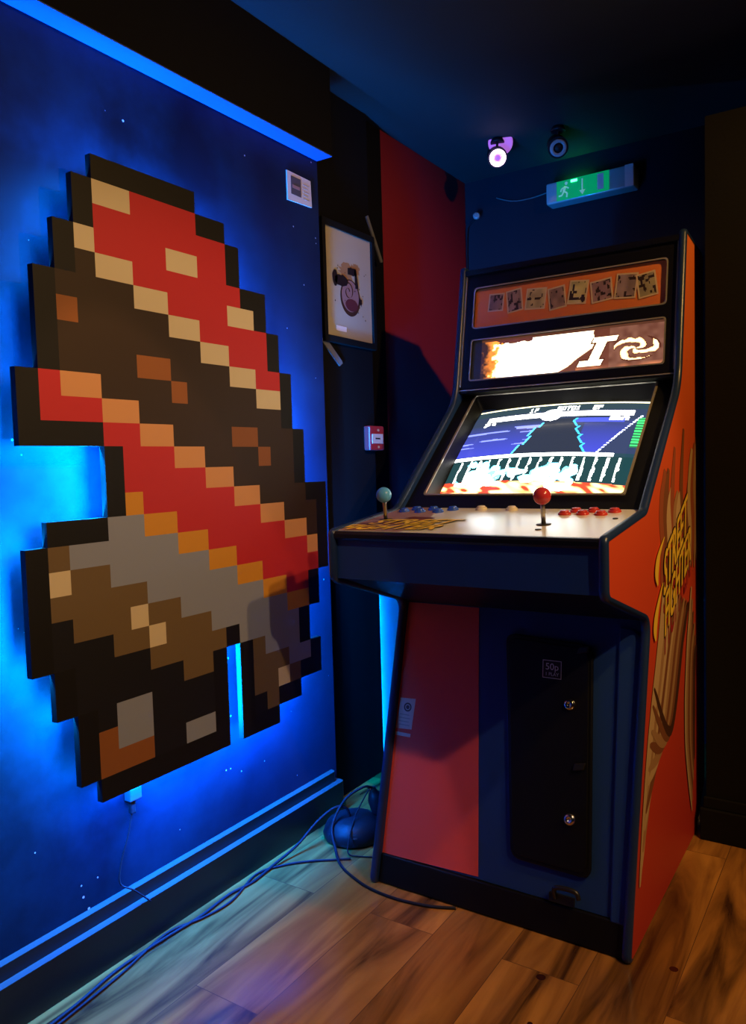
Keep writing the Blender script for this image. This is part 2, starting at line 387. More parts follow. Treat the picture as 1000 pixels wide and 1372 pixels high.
# LED tape stuck to the back of the board along its edge
INS = .021; TW = .004
edges = {}
for (r, c) in FULL:      # boundary loops of the board, walked with the board on the left
    for (dr, dc, p, q) in ((-1, 0, (r, c + 1), (r, c)), (0, -1, (r, c), (r + 1, c)), (1, 0, (r + 1, c), (r + 1, c + 1)), (0, 1, (r + 1, c + 1), (r, c + 1))):
        if (r + dr, c + dc) not in FULL: edges.setdefault(p, []).append(q)
loops = []
while edges:
    st0 = next(iter(edges)); cur = st0; lp = []
    while True:
        lp.append(cur); nx = edges[cur].pop()
        if not edges[cur]: del edges[cur]
        cur = nx
        if cur == st0: break
    loops.append(lp)
for lp in loops:
    pts = [(GY + c * CW, GZ + (27 - r) * CH) for r, c in lp]; n = len(pts); outl = [[], []]
    for k in range(n):
        a, p, b = pts[k - 1], pts[k], pts[(k + 1) % n]
        nn = []
        for (u, w_) in ((a, p), (p, b)):
            dy, dz = w_[0] - u[0], w_[1] - u[1]; l = math.hypot(dy, dz); nn.append((-dz / l, dy / l))
        for j, ins in enumerate((INS, INS + TW)):
            if abs(nn[0][0] - nn[1][0]) + abs(nn[0][1] - nn[1][1]) < .01: o = (nn[0][0] * ins, nn[0][1] * ins)
            else: o = ((nn[0][0] + nn[1][0]) * ins, (nn[0][1] + nn[1][1]) * ins)
            outl[j].append((p[0] + o[0], p[1] + o[1]))
    mb = MB()
    A, B, C_, D_ = [[(x, *p) for p in outl[j]] for x, j in ((XB - .004, 0), (XB - .012, 0), (XB - .012, 1), (XB - .004, 1))]
    
    for k in range(n):      # the tape is brightest along the foot and weak towards the top
        k2 = (k + 1) % n; yy, zz = (A[k][1] + A[k2][1]) / 2, (A[k][2] + A[k2][2]) / 2
        horiz = abs(A[k][2] - A[k2][2]) < .001
        mb.cur = 2 if zz > 1.40 or yy > 1.90 or (zz < .62 and yy < 1.2) else 3 if zz < .60 and horiz else 0
        mb.face([A[k], A[k2], B[k2], B[k]])
    mb.cur = 1; mb.grid([B, C_, D_, A], closed_u=True, smooth=False)
    mb.build('led_strip', ['led_blue', 'board_back', 'led_blue_low', 'led_blue_high'], panel)
for (y, z) in ((1.35, .56), (1.78, .56), (1.2, .80), (1.85, .95), (1.25, 1.5), (1.65, 1.5), (1.4, 1.75)):
    mb = MB(); mb.box(XM + .001, XB, y - .02, y + .02, z - .02, z + .02); mb.build('spacer', 'board_back', panel)

# plug and thin lead under the panel
lead = empty('panel_lead', (XM, 1.28, .37), 'thin black lead with white plug hanging below the glowing pixel panel', 'cable')
mb = MB(); mb.box(XM + .002, XM + .026, 1.255, 1.292, .368, .402); mb.build('plug_body', 'plastic_dim', lead, bevel=.003)
mb = MB(); mb.box(XM + .006, XM + .020, 1.262, 1.276, .334, .369); mb.build('plug_end', 'plastic_black', lead, bevel=.003)
mb = MB(); mb.tube(spline([(XM + .013, 1.269, .34), (XM + .010, 1.255, .28), (XM + .008, 1.232, .22), (XM + .014, 1.222, .172), (XM + .036, 1.245, .150), (XM + .049, 1.285, .105)]), .0022); mb.build('cord', 'rubber_cable', lead)

# notice card near the end of the mural wall
nc = empty('notice_card', (XM, 2.055, 2.088), 'small white notice card with dark square picture on the mural wall', 'notice')
NY = lambda y: y * 1.021
NZ = lambda z: 1.2 + (z - 1.2) * 1.021
mb = MB(); mb.prism([(XM, NY(y), NZ(z)) for y, z in ((1.952, 2.120), (1.952, 2.030), (2.076, 2.035), (2.072, 2.118))], (.004, 0, 0)); mb.build('card', 'paper', nc)
mb = MB(); mb.box(XM + .004, XM + .005, NY(1.970), NY(2.020), NZ(2.052), NZ(2.108)); pic = mb.build('picture', 'grey_print', nc)
mb = MB(); mb.box(XM + .005, XM + .0056, NY(1.976), NY(2.014), NZ(2.072), NZ(2.082)); mb.build('picture_band', 'ink_mauve', pic)
for k in range(5):
    mb = MB(); mb.box(XM + .004, XM + .0046, NY(2.030), NY(2.062 - .006 * (k % 2)), NZ(2.095 - k * .011), NZ(2.0975 - k * .011)); mb.build('text_line', 'plastic_grey', nc)
mb = MB(); mb.box(XA - .028, XA - .012, 2.515, 2.519, .03, .80)
tag(mb.build('led_strip', 'led_recess'), 'blue light strip on the edge of the dark pilaster behind the arcade cabinet', 'light strip')

# ------------------------------------------------------------------ black wall: framed print, strips, call point
fp = empty('framed_print', (XA, 2.36, 1.84), 'black framed print of a brown round-bodied ink drawing on the dark wall', 'picture')
mb = MB()
fy0, fy1, fz0, fz1 = 2.195, 2.522, 1.628, 2.050
for (a, b, c, d) in ((fy0, fy1, fz0, 1.650), (fy0, fy1, 2.029, fz1), (fy0, 2.214, 1.650, 2.029), (2.503, fy1, 1.650, 2.029)): mb.box(XA, XA + .018, a, b, c, d)
mb.build('frame', 'frame_black', fp, bevel=.002)
mb = MB(); mb.box(XA, XA + .009, 2.212, 2.505, 1.648, 2.031); mb.build('mount', 'paper_warm', fp)
def blob(mb, x, cy, cz, ry, rz, n=28, wob=0, seed=0):
    mb.face([(x, cy + ry * (1 + wob * (hsh(k, seed) - .5)) * math.cos(2 * math.pi * k / n), cz + rz * (1 + wob * (hsh(k, seed) - .5)) * math.sin(2 * math.pi * k / n)) for k in range(n)])
mb = MB(); X0 = XA + .0092
mb.cur = 0; blob(mb, X0, 2.345, 1.885, .045, .030, 30, .6, 1); blob(mb, X0, 2.40, 1.905, .03, .02, 30, .6, 2)
mb.cur = 1; blob(mb, X0 + .0002, 2.365, 1.800, .063, .066); 
mb.cur = 2; blob(mb, X0 + .0004, 2.365, 1.806, .054, .056)
mb.cur = 3; blob(mb, X0 + .0006, 2.372, 1.775, .040, .022)
mb.cur = 1
sw = [(2.352 + (.006 + .030 * t) * math.cos(9 * t), 1.82 + (.006 + .030 * t) * math.sin(9 * t)) for t in [k / 30 for k in range(31)]]
for (a, b) in zip(sw, sw[1:]):
    mb.face([(X0 + .0008, a[0] - .002, a[1]), (X0 + .0008, b[0] - .002, b[1]), (X0 + .0008, b[0] + .003, b[1] + .002), (X0 + .0008, a[0] + .003, a[1] + .002)])
mb.cur = 4; blob(mb, X0 + .001, 2.313, 1.853, .042, .020, 26, .25, 4); blob(mb, X0 + .001, 2.272, 1.858, .016, .030, 18, .2, 5)
mb.face([(X0 + .001, 2.352, 1.905), (X0 + .001, 2.352, 1.882), (X0 + .001, 2.405, 1.884), (X0 + .001, 2.402, 1.910)])
mb.face([(X0 + .001, 2.392, 1.90), (X0 + .001, 2.398, 1.838), (X0 + .001, 2.418, 1.842), (X0 + .001, 2.405, 1.91)])
blob(mb, X0 + .001, 2.428, 1.795, .012, .014, 16, .8, 9)
for k in range(26): blob(mb, X0 + .0005, 2.27 + .2 * hsh(k, 3), 1.72 + .22 * hsh(k, 8), .0015 + .002 * hsh(k), .0015 + .002 * hsh(k), 8)
mb.build('drawing', ['ink_tan', 'ink_dark_brown', 'ink_mauve', 'ink_maroon', 'ink_black'], fp, fix=False)
mb = MB(); mb.box(X0, X0 + .0006, 2.272, 2.335, 1.674, 1.692); mb.build('caption_tab', 'white_print', fp)

def strip(name, a, b, w, label):
    mb = MB(); a = V((XA, *a)); b = V((XA, *b)); d = (b - a).normalized(); n = V((1, 0, 0)).cross(d) * w
    mb.prism([a - n, b - n, b + n * .6 + d * w * .6, b + n, a + n], (.005, 0, 0)); return tag(mb.build(name, 'grey_strip'), label, 'strip')
strip('grey_strip', (2.498, 2.124), (2.592, 1.975), .008, 'narrow grey strip slanting beside the upper right corner of the framed print')
strip('grey_strip', (2.197, 1.640), (2.300, 1.560), .012, 'short grey strip slanting below the lower left corner of the framed print')

cp_ = empty('fire_call_point', (XA, 2.49, 1.295), 'red square fire alarm call point on the dark wall below the framed print', 'fire alarm')
mb = MB(); mb.box(XA, XA + .03, 2.437, 2.537, 1.250, 1.342); mb.build('housing', 'plastic_red', cp_, bevel=.006)
mb = MB(); mb.box(XA + .03, XA + .032, 2.450, 2.524, 1.276, 1.312); pl_ = mb.build('break_glass', 'paper', cp_)
mb = MB(); mb.box(XA + .032, XA + .0325, 2.470, 2.502, 1.292, 1.297); mb.build('print_mark', 'ink_black', pl_)
for (z, w) in ((1.326, .008), (1.263, .007)):
    mb = MB(); blob(mb, XA + .0305, 2.494, z, w, .0045); mb.build('print_spot', 'card_cream', cp_, fix=False)

# ------------------------------------------------------------------ back wall: exit sign, spotlights, sensor, wire
ex = empty('exit_sign', (-1.05, 3.4, 2.36), 'green lit emergency exit sign with running figure and arrow on the back wall', 'exit sign')
def ep(u, w, d=0):   # u 0..1 along the sign, w 0..1 up, d forward
    x = -1.237 + .375 * u; z0 = 2.296 + .004 * u; return V((x, 3.325 - d, z0 + .090 * w))
def ebox(mb, u0, u1, w0, w1, d0, d1):
    P = [ep(u0, w0, d1), ep(u1, w0, d1), ep(u1, w0, d0), ep(u0, w0, d0), ep(u0, w1, d1), ep(u1, w1, d1), ep(u1, w1, d0), ep(u0, w1, d0)]; mb.hexa(P)
mb = MB(); ebox(mb, 0, 1, 0, 1, -.075, 0); mb.build('housing', 'acrylic', ex, bevel=.008)
mb = MB(); ebox(mb, .13, .73, .06, .96, 0, .0015); gp = mb.build('legend_panel', 'sign_green', ex)
mb = MB()
def ebar(mb, a, b, w):
    a, b = ep(*a, .003), ep(*b, .003); d = (b - a).normalized(); n = d.cross(V((0, 1, 0))) * w; mb.face([a - n, b - n, b + n, a + n])
c = ep(.245, .80, .003); mb.face([c + V((.007 * math.cos(k * .52), 0, .007 * math.sin(k * .52))) for k in range(12)])
for a, b, w in (((.235, .68), (.215, .45), .006), ((.235, .66), (.275, .55), .003), ((.235, .66), (.19, .58), .003), ((.19, .58), (.18, .45), .003), ((.215, .45), (.255, .35), .0035), ((.255, .35), (.25, .15), .0035), ((.215, .45), (.195, .28), .0035), ((.195, .28), (.155, .27), .0035)): ebar(mb, a, b, w)
mb.build('running_figure', 'sign_white', gp, fix=False)
mb = MB(); ebar(mb, (.43, .85), (.43, .3), .003); a = ep(.43, .12, .003); mb.face([a, a + V((.014, 0, .02)), a + V((-.014, 0, .02))]); mb.build('arrow', 'sign_white', gp, fix=False)
mb = MB(); ebox(mb, .60, .67, .18, .88, .0015, .004); mb.build('door_symbol', 'plastic_white', gp)
mb = MB(); ebox(mb, .30, .37, .80, .90, .0015, .004); mb.build('lamp', 'sign_glow', gp)
mb = MB(); ebox(mb, .90, .995, .02, 1.0, .0, .003); mb.build('end_cap', 'plastic_white', ex, bevel=.002)
mb = MB(); mb.box(-1.17, -1.07, 3.37, 3.395, 2.388, 2.391); mb.build('top_lamp', 'sign_glow', ex)
mb = MB(); mb.tube(spline([(-1.242, 3.395, 2.375), (-1.33, 3.396, 2.365), (-1.42, 3.396, 2.37), (-1.50, 3.396, 2.40)]), .0025); tag(mb.build('sign_wire', 'grey_strip'), 'thin wire running left from the green exit sign', 'wire')

def spot(loc, lit, label):
    t = empty('ceiling_spotlight', (loc[0], loc[1], CE), label, 'spotlight', None)
    hd = V(loc); ax = (V((0, 0, 1.2)) - hd).normalized(); ax = (ax + V((.12, 0, -.25))).normalized()
    mb = MB(); mb.lathe([(.022, 0), (.028, -.012), (.028, -.018)], (loc[0], loc[1], CE), n=20); mb.build('ceiling_rose', 'plastic_black', t)
    mb = MB(); mb.tube([(loc[0], loc[1], CE - .015), hd - ax * .05], .005); mb.build('stem', 'plastic_black', t)
    mb = MB(); mb.lathe([(.026, -.09), (.036, -.08), (.040, -.01), (.040, 0)], hd, ax, 28); mb.build('lamp_head', 'plastic_black', t)
    mb = MB(); mb.lathe([(.019, .001), (.032, .001), (.033, .005), (.030, .008), (.021, .008), (.019, .005)], hd, ax, 28, cap=False); mb.build('ring', 'led_ring' if lit else 'plastic_grey', t)
    mb = MB(); mb.lathe([(.0, .0), (.017, .0), (.013, .006), (.0, .008)], hd, ax, 20, cap=False); mb.build('lens', 'purple_glow' if lit else 'plastic_black', t)
    return t
s1 = spot((-1.325, 3.02, 2.425), True, 'lit spotlight with a glowing white and purple ring on the dark ceiling')
mb = MB(); mb.lathe([(.0, -.004), (.046, -.004), (.050, .0), (.046, .006), (.0, .010)], (-1.318, 3.035, 2.488), (.25, -.80, -.5), 28, cap=False); mb.build('purple_disc', 'purple_glow', s1)  # emissive purple disc set above the ring
spot((-1.085, 3.06, 2.42), False, 'unlit spotlight with a pale ring on the dark ceiling near the exit sign')
sn = empty('corner_sensor', (-1.585, 3.39, 2.335), 'small blue-lit bracket in the corner above the red wall', 'bracket')
mb = MB(); mb.lathe([(.010, 0), (.016, .006), (.016, .016), (.010, .02)], (-1.588, 3.37, 2.325), (.3, -.9, .2), 16); mb.build('clip', 'plastic_grey', sn)
mb = MB(); mb.tube(spline([(-1.600, 3.38, 2.32), (-1.640, 3.385, 2.29), (-1.650, 3.39, 2.20), (-1.652, 3.39, 1.95)]), .003); mb.build('wire', 'rubber_cable', sn)

# ------------------------------------------------------------------ arcade cabinet
XL, XR, TH = -1.223, -.490, .018
PROF = [(1.798, .004), (2.008, .790), (1.653, .898), (1.652, 1.026), (1.977, 1.062), (2.376, 1.402), (2.462, 1.856), (2.715, 1.830), (2.715, .12), (2.60, .02), (2.60, .004)]
RAD = [.02, .05, .02, .012, .015, .06, .008, .02, .02, .01, 0]
prof = round_poly(PROF, RAD)
cab = empty('arcade_cabinet', ((XL + XR) / 2, 2.2, 0), 'upright arcade cabinet with orange side, blue front, lit screen and marquee on wooden floor', 'arcade machine')
iL, iR = XL + TH, XR - TH
sideR = None
for nm, x0, mt in (('side_panel', XL, 'cab_blue'), ('side_panel', iR, 'side_vinyl')):
    mb = MB(); mb.prism([(x0, y, z) for y, z in prof], (TH, 0, 0)); sideR = mb.build(nm, mt, cab)
sideR['label'] = 'orange printed side panel with abstract streaks and yellow lettering'
# rounded edge moulding along the front of both sides
def moulding(x0):
    k = next(i for i, p in enumerate(prof) if p[0] > 2.70 and p[1] > 1.7)
    path = [prof[len(prof) - 1]] + prof[:k] if False else prof[:k]
    rows = []
    for i, (y, z) in enumerate(path):
        a = path[max(i - 1, 0)]; b = path[min(i + 1, len(path) - 1)]
        ty, tz = b[0] - a[0], b[1] - a[1]; l = math.hypot(ty, tz); ny, nz = -tz / l, ty / l
        row = []
        for (dx, off) in ((-.002, -.006), (-.002, .0), (0, .004), (.004, .0065), (.009, .0075), (.014, .0065), (.018, .004), (.020, .0), (.020, -.006)):
            row.append((x0 + dx, y + ny * off, z + nz * off))
        rows.append(row)
    mb = MB(); mb.grid(rows); return mb.build('edge_moulding', 'moulding', cab)
moulding(XL); moulding(iR)

class Plane:   # sloping front plane: s runs up the slope, d out of it
    def __init__(s, a, b):
        s.o = V((0, *a)); t = V((0, *b)) - s.o; s.len = t.length; s.t = t.normalized(); s.n = V((0, -s.t.z, s.t.y))
    def p(s, x, q, d=0): return V((x, 0, 0)) + s.o + s.t * q + s.n * d
    def s_of(s, z): return (z - s.o.z) / s.t.z
    def box(s, mb, x0, x1, q0, q1, d0, d1):
        mb.hexa([s.p(x0, q0, d0), s.p(x1, q0, d0), s.p(x1, q0, d1), s.p(x0, q0, d1), s.p(x0, q1, d0), s.p(x1, q1, d0), s.p(x1, q1, d1), s.p(x0, q1, d1)])
    def plate(s, mb, pts, d0, d1):   # pts (x, s)
        mb.prism([s.p(x, q, d0) for x, q in pts], s.n * (d1 - d0))
def rrect(x0, x1, q0, q1, r, n=5): return round_poly([(x0, q0), (x1, q0), (x1, q1), (x0, q1)], [r] * 4, n)
def frame_plate(pl, mb, outer, inner, d0, d1):
    """ring between two loops with the same point count"""
    n = len(outer)
    for k in range(n):
        k2 = (k + 1) % n; a, b, c, e = outer[k], outer[k2], inner[k2], inner[k]
        mb.face([pl.p(*a, d1), pl.p(*b, d1), pl.p(*c, d1), pl.p(*e, d1)])
        mb.face([pl.p(*e, d1), pl.p(*c, d1), pl.p(*c, d0), pl.p(*e, d0)])
        mb.face([pl.p(*a, d0), pl.p(*b, d0), pl.p(*b, d1), pl.p(*a, d1)])

FRONT = Plane(PROF[0], PROF[1]); DECK = Plane(PROF[3], PROF[4]); BEZ = Plane(PROF[4], PROF[5]); MAR = Plane(PROF[5], PROF[6])
fz = FRONT.s_of
# --- lower front
mb = MB(); FRONT.box(mb, iL, iR, fz(.085), fz(.785), -.038, -.020); mb.build('front_panel', 'cab_blue', cab)
mb = MB(); FRONT.plate(mb, [(-1.2045, fz(.0815)), (-.9014, fz(.0911)), (-.9714, fz(.783)), (-1.2045, fz(.783))], -.020, -.0185); rp = mb.build('red_panel', 'cab_red', cab); rp['label'] = 'red painted left part of the front'
mb = MB(); FRONT.box(mb, iL, iR, fz(.006), fz(.083), -.040, -.012); mb.build('kick_plate', 'cab_black', cab, bevel=.004)
mb = MB(); FRONT.plate(mb, [(-.545, fz(.078)), (iR, fz(.078)), (iR, fz(.745)), (-.535, fz(.762)), (-.568, fz(.765))], -.020, -.010); mb.build('stile', 'cab_blue', cab, bevel=.004)
# coin door
mb = MB()
dq = round_poly([(-.8117, fz(.1614)), (-.5975, fz(.158)), (-.6322, fz(.7127)), (-.8785, fz(.7226))], [.03, .03, .035, .03])
FRONT.plate(mb, dq, -.020, -.008); door = mb.build('coin_door', 'cab_black', cab, bevel=.003)
dq2 = [(x * .93 + -.738 * .07, q * .96 + fz(.44) * .04) for x, q in dq]
mb = MB(); FRONT.plate(mb, [p for p in dq2], -.008, -.004); mb.build('door_leaf', 'cab_black', door, bevel=.002)
for x, z, r in ((-.6802, .5594, .0155), (-.6583, .286, .0155)):
    mb = MB(); c = FRONT.p(x, fz(z), -.004); mb.lathe([(r, 0), (r, .005), (r * .75, .010), (r * .35, .012), (r * .3, .008), (.001, .008)], c, FRONT.n, 24); mb.build('door_lock', 'chrome', door)
for x, z in ((-.653, .697), (-.6427, .412)):
    mb = MB(); c = FRONT.p(x, fz(z), 0)
    FRONT.plate(mb, [(x - .016, fz(z) - .010), (x + .012, fz(z) - .004), (x + .016, fz(z) + .014), (x - .012, fz(z) + .008)], -.004, .004); mb.build('hinge', 'dark_metal', door, bevel=.002)
# price sticker
mb = MB(); SX, SQ = -.7352, fz(.6405)
FRONT.plate(mb, [(SX - .027, SQ - .024), (SX + .027, SQ - .024), (SX + .025, SQ + .024), (SX - .028, SQ + .024)], -.004, -.0034); st = mb.build('price_sticker', 'ink_black', door)
mb = MB(); w = .0016
def sp(x, y): return FRONT.p(SX + x - y * .06, SQ + y, -.0028)
for a, b, c, d in ((-.026, -.0235, .026, -.0235 + w), (-.026, .0235 - w, .026, .0235), (-.026, -.0235, -.026 + w, .0235), (.026 - w, -.0235, .026, .0235)):
    mb.face([sp(a, b), sp(c, b), sp(c, d), sp(a, d)])
add_text(mb, '50p', .025, lambda x, y: sp(x, y + .006))
add_text(mb, '1 PLAY', .0125, lambda x, y: sp(x, y - .013))
mb.build('price_text', 'white_print', st, fix=False)
# staple/latch below the door
mb = MB(); cx, cz = -.6487, .122
pts = [FRONT.p(cx - .034, fz(.098), -.006), FRONT.p(cx - .030, fz(.125), .010), FRONT.p(cx + .02, fz(.128), .012), FRONT.p(cx + .03, fz(.112), .008)]
mb.tube(spline(pts, 6), .006, 10); FRONT.box(mb, cx - .05, cx + .015, fz(.088), fz(.108), -.014, -.004); mb.build('latch', 'dark_metal', cab)
# info label on the red panel
mb = MB(); Q = [(-1.2025, fz(.4225)), (-1.1505, fz(.4255)), (-1.1465, fz(.511)), (-1.1985, fz(.508))]
FRONT.plate(mb, Q, -.0185, -.0178); lb = mb.build('info_label', 'paper', cab); lb['label'] = 'small white printed label with round emblem'
mb = MB(); c0 = (-1.170, fz(.485))
for r0, r1 in ((.0085, .013), (.0, .006)):
    for k in range(24):
        a, b = 2 * math.pi * k / 24, 2 * math.pi * (k + 1) / 24
        mb.face([FRONT.p(c0[0] + r * math.cos(t), c0[1] + r * math.sin(t), -.0172) for r, t in ((max(r0, 1e-4), a), (r1, a), (r1, b), (max(r0, 1e-4), b))])
mb.build('emblem', 'grey_print', lb, fix=False)
mb = MB()
for k in range(4):
    q = fz(.462 - k * .0095); mb.face([FRONT.p(x, y, -.0172) for x, y in ((-1.195, q), (-1.162 + .004 * (k % 2), q), (-1.162 + .004 * (k % 2), q + .0025), (-1.195, q + .0025))])
mb.build('small_print', 'plastic_grey', lb, fix=False)
mb = MB(); FRONT.plate(mb, [(-1.2035, fz(.4035)), (-1.1525, fz(.4035)), (-1.152, fz(.413)), (-1.203, fz(.413))], -.0185, -.0178); mb.build('label_strip', 'paper', cab)

# --- control deck
DL = DECK.len
mb = MB()   # box body: front board, underside, sides come from the cabinet
mb.box(iL, iR, 1.659, 1.672, .902, 1.010); mb.build('deck_front', 'cab_blue', cab)
mb = MB(); mb.prism([(iL, 1.665, .903), (iL, 2.036, .778), (iL, 2.036, .800), (iL, 1.665, .920)], (iR - iL, 0, 0)); mb.build('deck_underside', 'cab_black', cab)
mb = MB(); mb.prism([(iL, 1.653, 1.004), (iL, 1.648, 1.010), (iL, 1.648, 1.020), (iL, 1.653, 1.026), (iL, 1.668, 1.0275), (iL, 1.672, 1.004)], (iR - iL, 0, 0)); mb.build('deck_trim', 'cab_black', cab)
mb = MB(); DECK.box(mb, iL, iR, .012, DL + .10, -.016, 0); deck = mb.build('control_panel', 'cp_overlay', cab)
D0 = .0008
mb = MB()     # printed colour field at the left end of the deck
rnd = random.Random(3)
mb.cur = 0; mb.face([DECK.p(x, q, D0) for x, q in ((iL + .001, .016), (-1.02, .016), (-.985, .10), (-1.03, .20), (-1.075, .335), (iL + .001, .41))])
mb.cur = 1
for k in range(10):
    x = -1.20 + .02 * k * rnd.random(); q = .05 + .016 * k
    mb.face([DECK.p(a, b, D0 * 2) for a, b in ((x, q), (x + .05 + .04 * rnd.random(), q + .004), (x + .09, q + .016), (x + .02, q + .020))])
mb.cur = 2
for k in range(6):
    x = -1.195 + .025 * k; q = .02 + .028 * k
    mb.face([DECK.p(a, b, D0 * 2.4) for a, b in ((x, q), (x + .06, q + .006), (x + .04, q + .018))])
mb.build('deck_print', ['ink_mauve', 'ink_maroon', 'ink_rust'], deck, fix=False)
mb = MB(); mb.cur = 0
def dk(x, y, d): return DECK.p(-1.062 + x, .098 + y + .10 * x, d)
for (t, oy, ox, sz) in (('STREET', .038, .012, .085), ('FIGHTER', -.036, -.02, .085)):
    mb.cur = 0
    for (ax, ay) in ((.004, -.002), (-.003, 0), (0, .004), (0, -.005), (.005, -.005)): add_text(mb, t, sz, lambda x, y: dk(x + ox + ax, y + oy + ay, .0018), shear=.35, sx=.86)
    mb.cur = 1
    for (ax, ay) in ((.0022, 0), (-.0022, 0), (0, .003), (0, -.003)): add_text(mb, t, sz, lambda x, y: dk(x + ox + ax, y + oy + ay, .0024 + ay * .02 + ax * .03), shear=.35, sx=.86)
mb.build('deck_logo', ['ink_black', 'ink_yellow'], deck, fix=False)

def joystick(x, y, ballmat):
    q = (y - PROF[3][0]) / DECK.t.y; b = DECK.p(x, q, 0); n = DECK.n
    j = D.objects.new('joystick', None); COL.objects.link(j); j.parent = cab; j.location = b - V(cab.location); WM[j.name] = Matrix.Translation(b)
    mb = MB(); mb.lathe([(.018, .0), (.018, .0015), (.007, .003)], b, n, 24); mb.build('dust_washer', 'dark_metal', j)
    mb = MB(); mb.lathe([(.0055, 0), (.0055, .045), (.005, .060)], b, n, 14); mb.build('shaft', 'steel', j)
    mb = MB(); R = .0215; mb.lathe([(R * math.sin(math.pi * k / 16), .070 - R * math.cos(math.pi * k / 16)) for k in range(17)], b, n, 28, cap=False); mb.build('ball', ballmat, j)
joystick(-1.149, 1.818, 'ball_blue'); joystick(-.686, 1.797, 'ball_red')
def button(x, y, m):
    q = (y - PROF[3][0]) / DECK.t.y; b = DECK.p(x, q, 0)
    mb = MB(); mb.lathe([(.0165, 0), (.0165, .002), (.0150, .006), (.0125, .0065), (.0120, .004)], b, DECK.n, 24, cap=False); o = mb.build('push_button', m, cab)
    mb = MB(); mb.lathe([(.0118, .003), (.0118, .009), (.0095, .011), (.0, .0105)], b, DECK.n, 22, cap=False); mb.build('plunger', m, o)
for x, y in ((-.682, 1.934), (-.636, 1.937), (-.589, 1.935), (-.664, 1.972), (-.620, 1.977), (-.566, 1.974)): button(x, y, 'btn_red')
for x, y in ((-1.166, 1.946), (-1.110, 1.940), (-1.054, 1.944), (-1.140, 1.976), (-1.086, 1.978), (-1.026, 1.982)): button(x, y, 'btn_blue')
for x, y in ((-.942, 1.992), (-.850, 1.990)): button(x, y, 'btn_white')
mb = MB(); b = DECK.p(-.539, (1.885 - PROF[3][0]) / DECK.t.y, 0); mb.lathe([(.007, 0), (.006, .002), (.001, .0025)], b, DECK.n, 14); mb.build('bolt', 'dark_metal', cab)
mb = MB(); b = DECK.p(-.676, (1.735 - PROF[3][0]) / DECK.t.y, 0); mb.lathe([(.008, 0), (.007, .002), (.001, .0025)], b, DECK.n, 14); mb.build('bolt', 'dark_metal', cab)

# --- monitor bezel and screen
BD = -.020
mb = MB(); hx0, hx1, hq0, hq1 = -1.157, -.566, .086, .572
outer = rrect(iL, iR, .030, .60, .004); inner = rrect(hx0, hx1, hq0, hq1, .010)
frame_plate(BEZ, mb, outer, inner, BD - .03, BD); mb.build('monitor_bezel', 'cab_black', cab, fix=False)
mb = MB()
frame_plate(BEZ, mb, rrect(hx0 - .005, hx1 + .005, hq0 - .005, hq1 + .005, .010), rrect(hx0 + .001, hx1 - .001, hq0 + .001, hq1 - .001, .009), BD, BD + .004)
mb.build('glass_trim', 'bezel_edge', cab, fix=False)
mb = MB()   # sloping inner shroud from the glass to the tube
o2 = rrect(hx0 + .001, hx1 - .001, hq0 + .001, hq1 - .001, .009); i2 = rrect(hx0 + .013, hx1 - .013, hq0 + .006, hq1 - .020, .02)
n = len(o2)
for k in range(n):
    k2 = (k + 1) % n; mb.face([BEZ.p(*o2[k], BD - .002), BEZ.p(*o2[k2], BD - .002), BEZ.p(*i2[k2], BD - .045), BEZ.p(*i2[k], BD - .045)])
mb.build('shroud', 'cab_black', cab, fix=False)

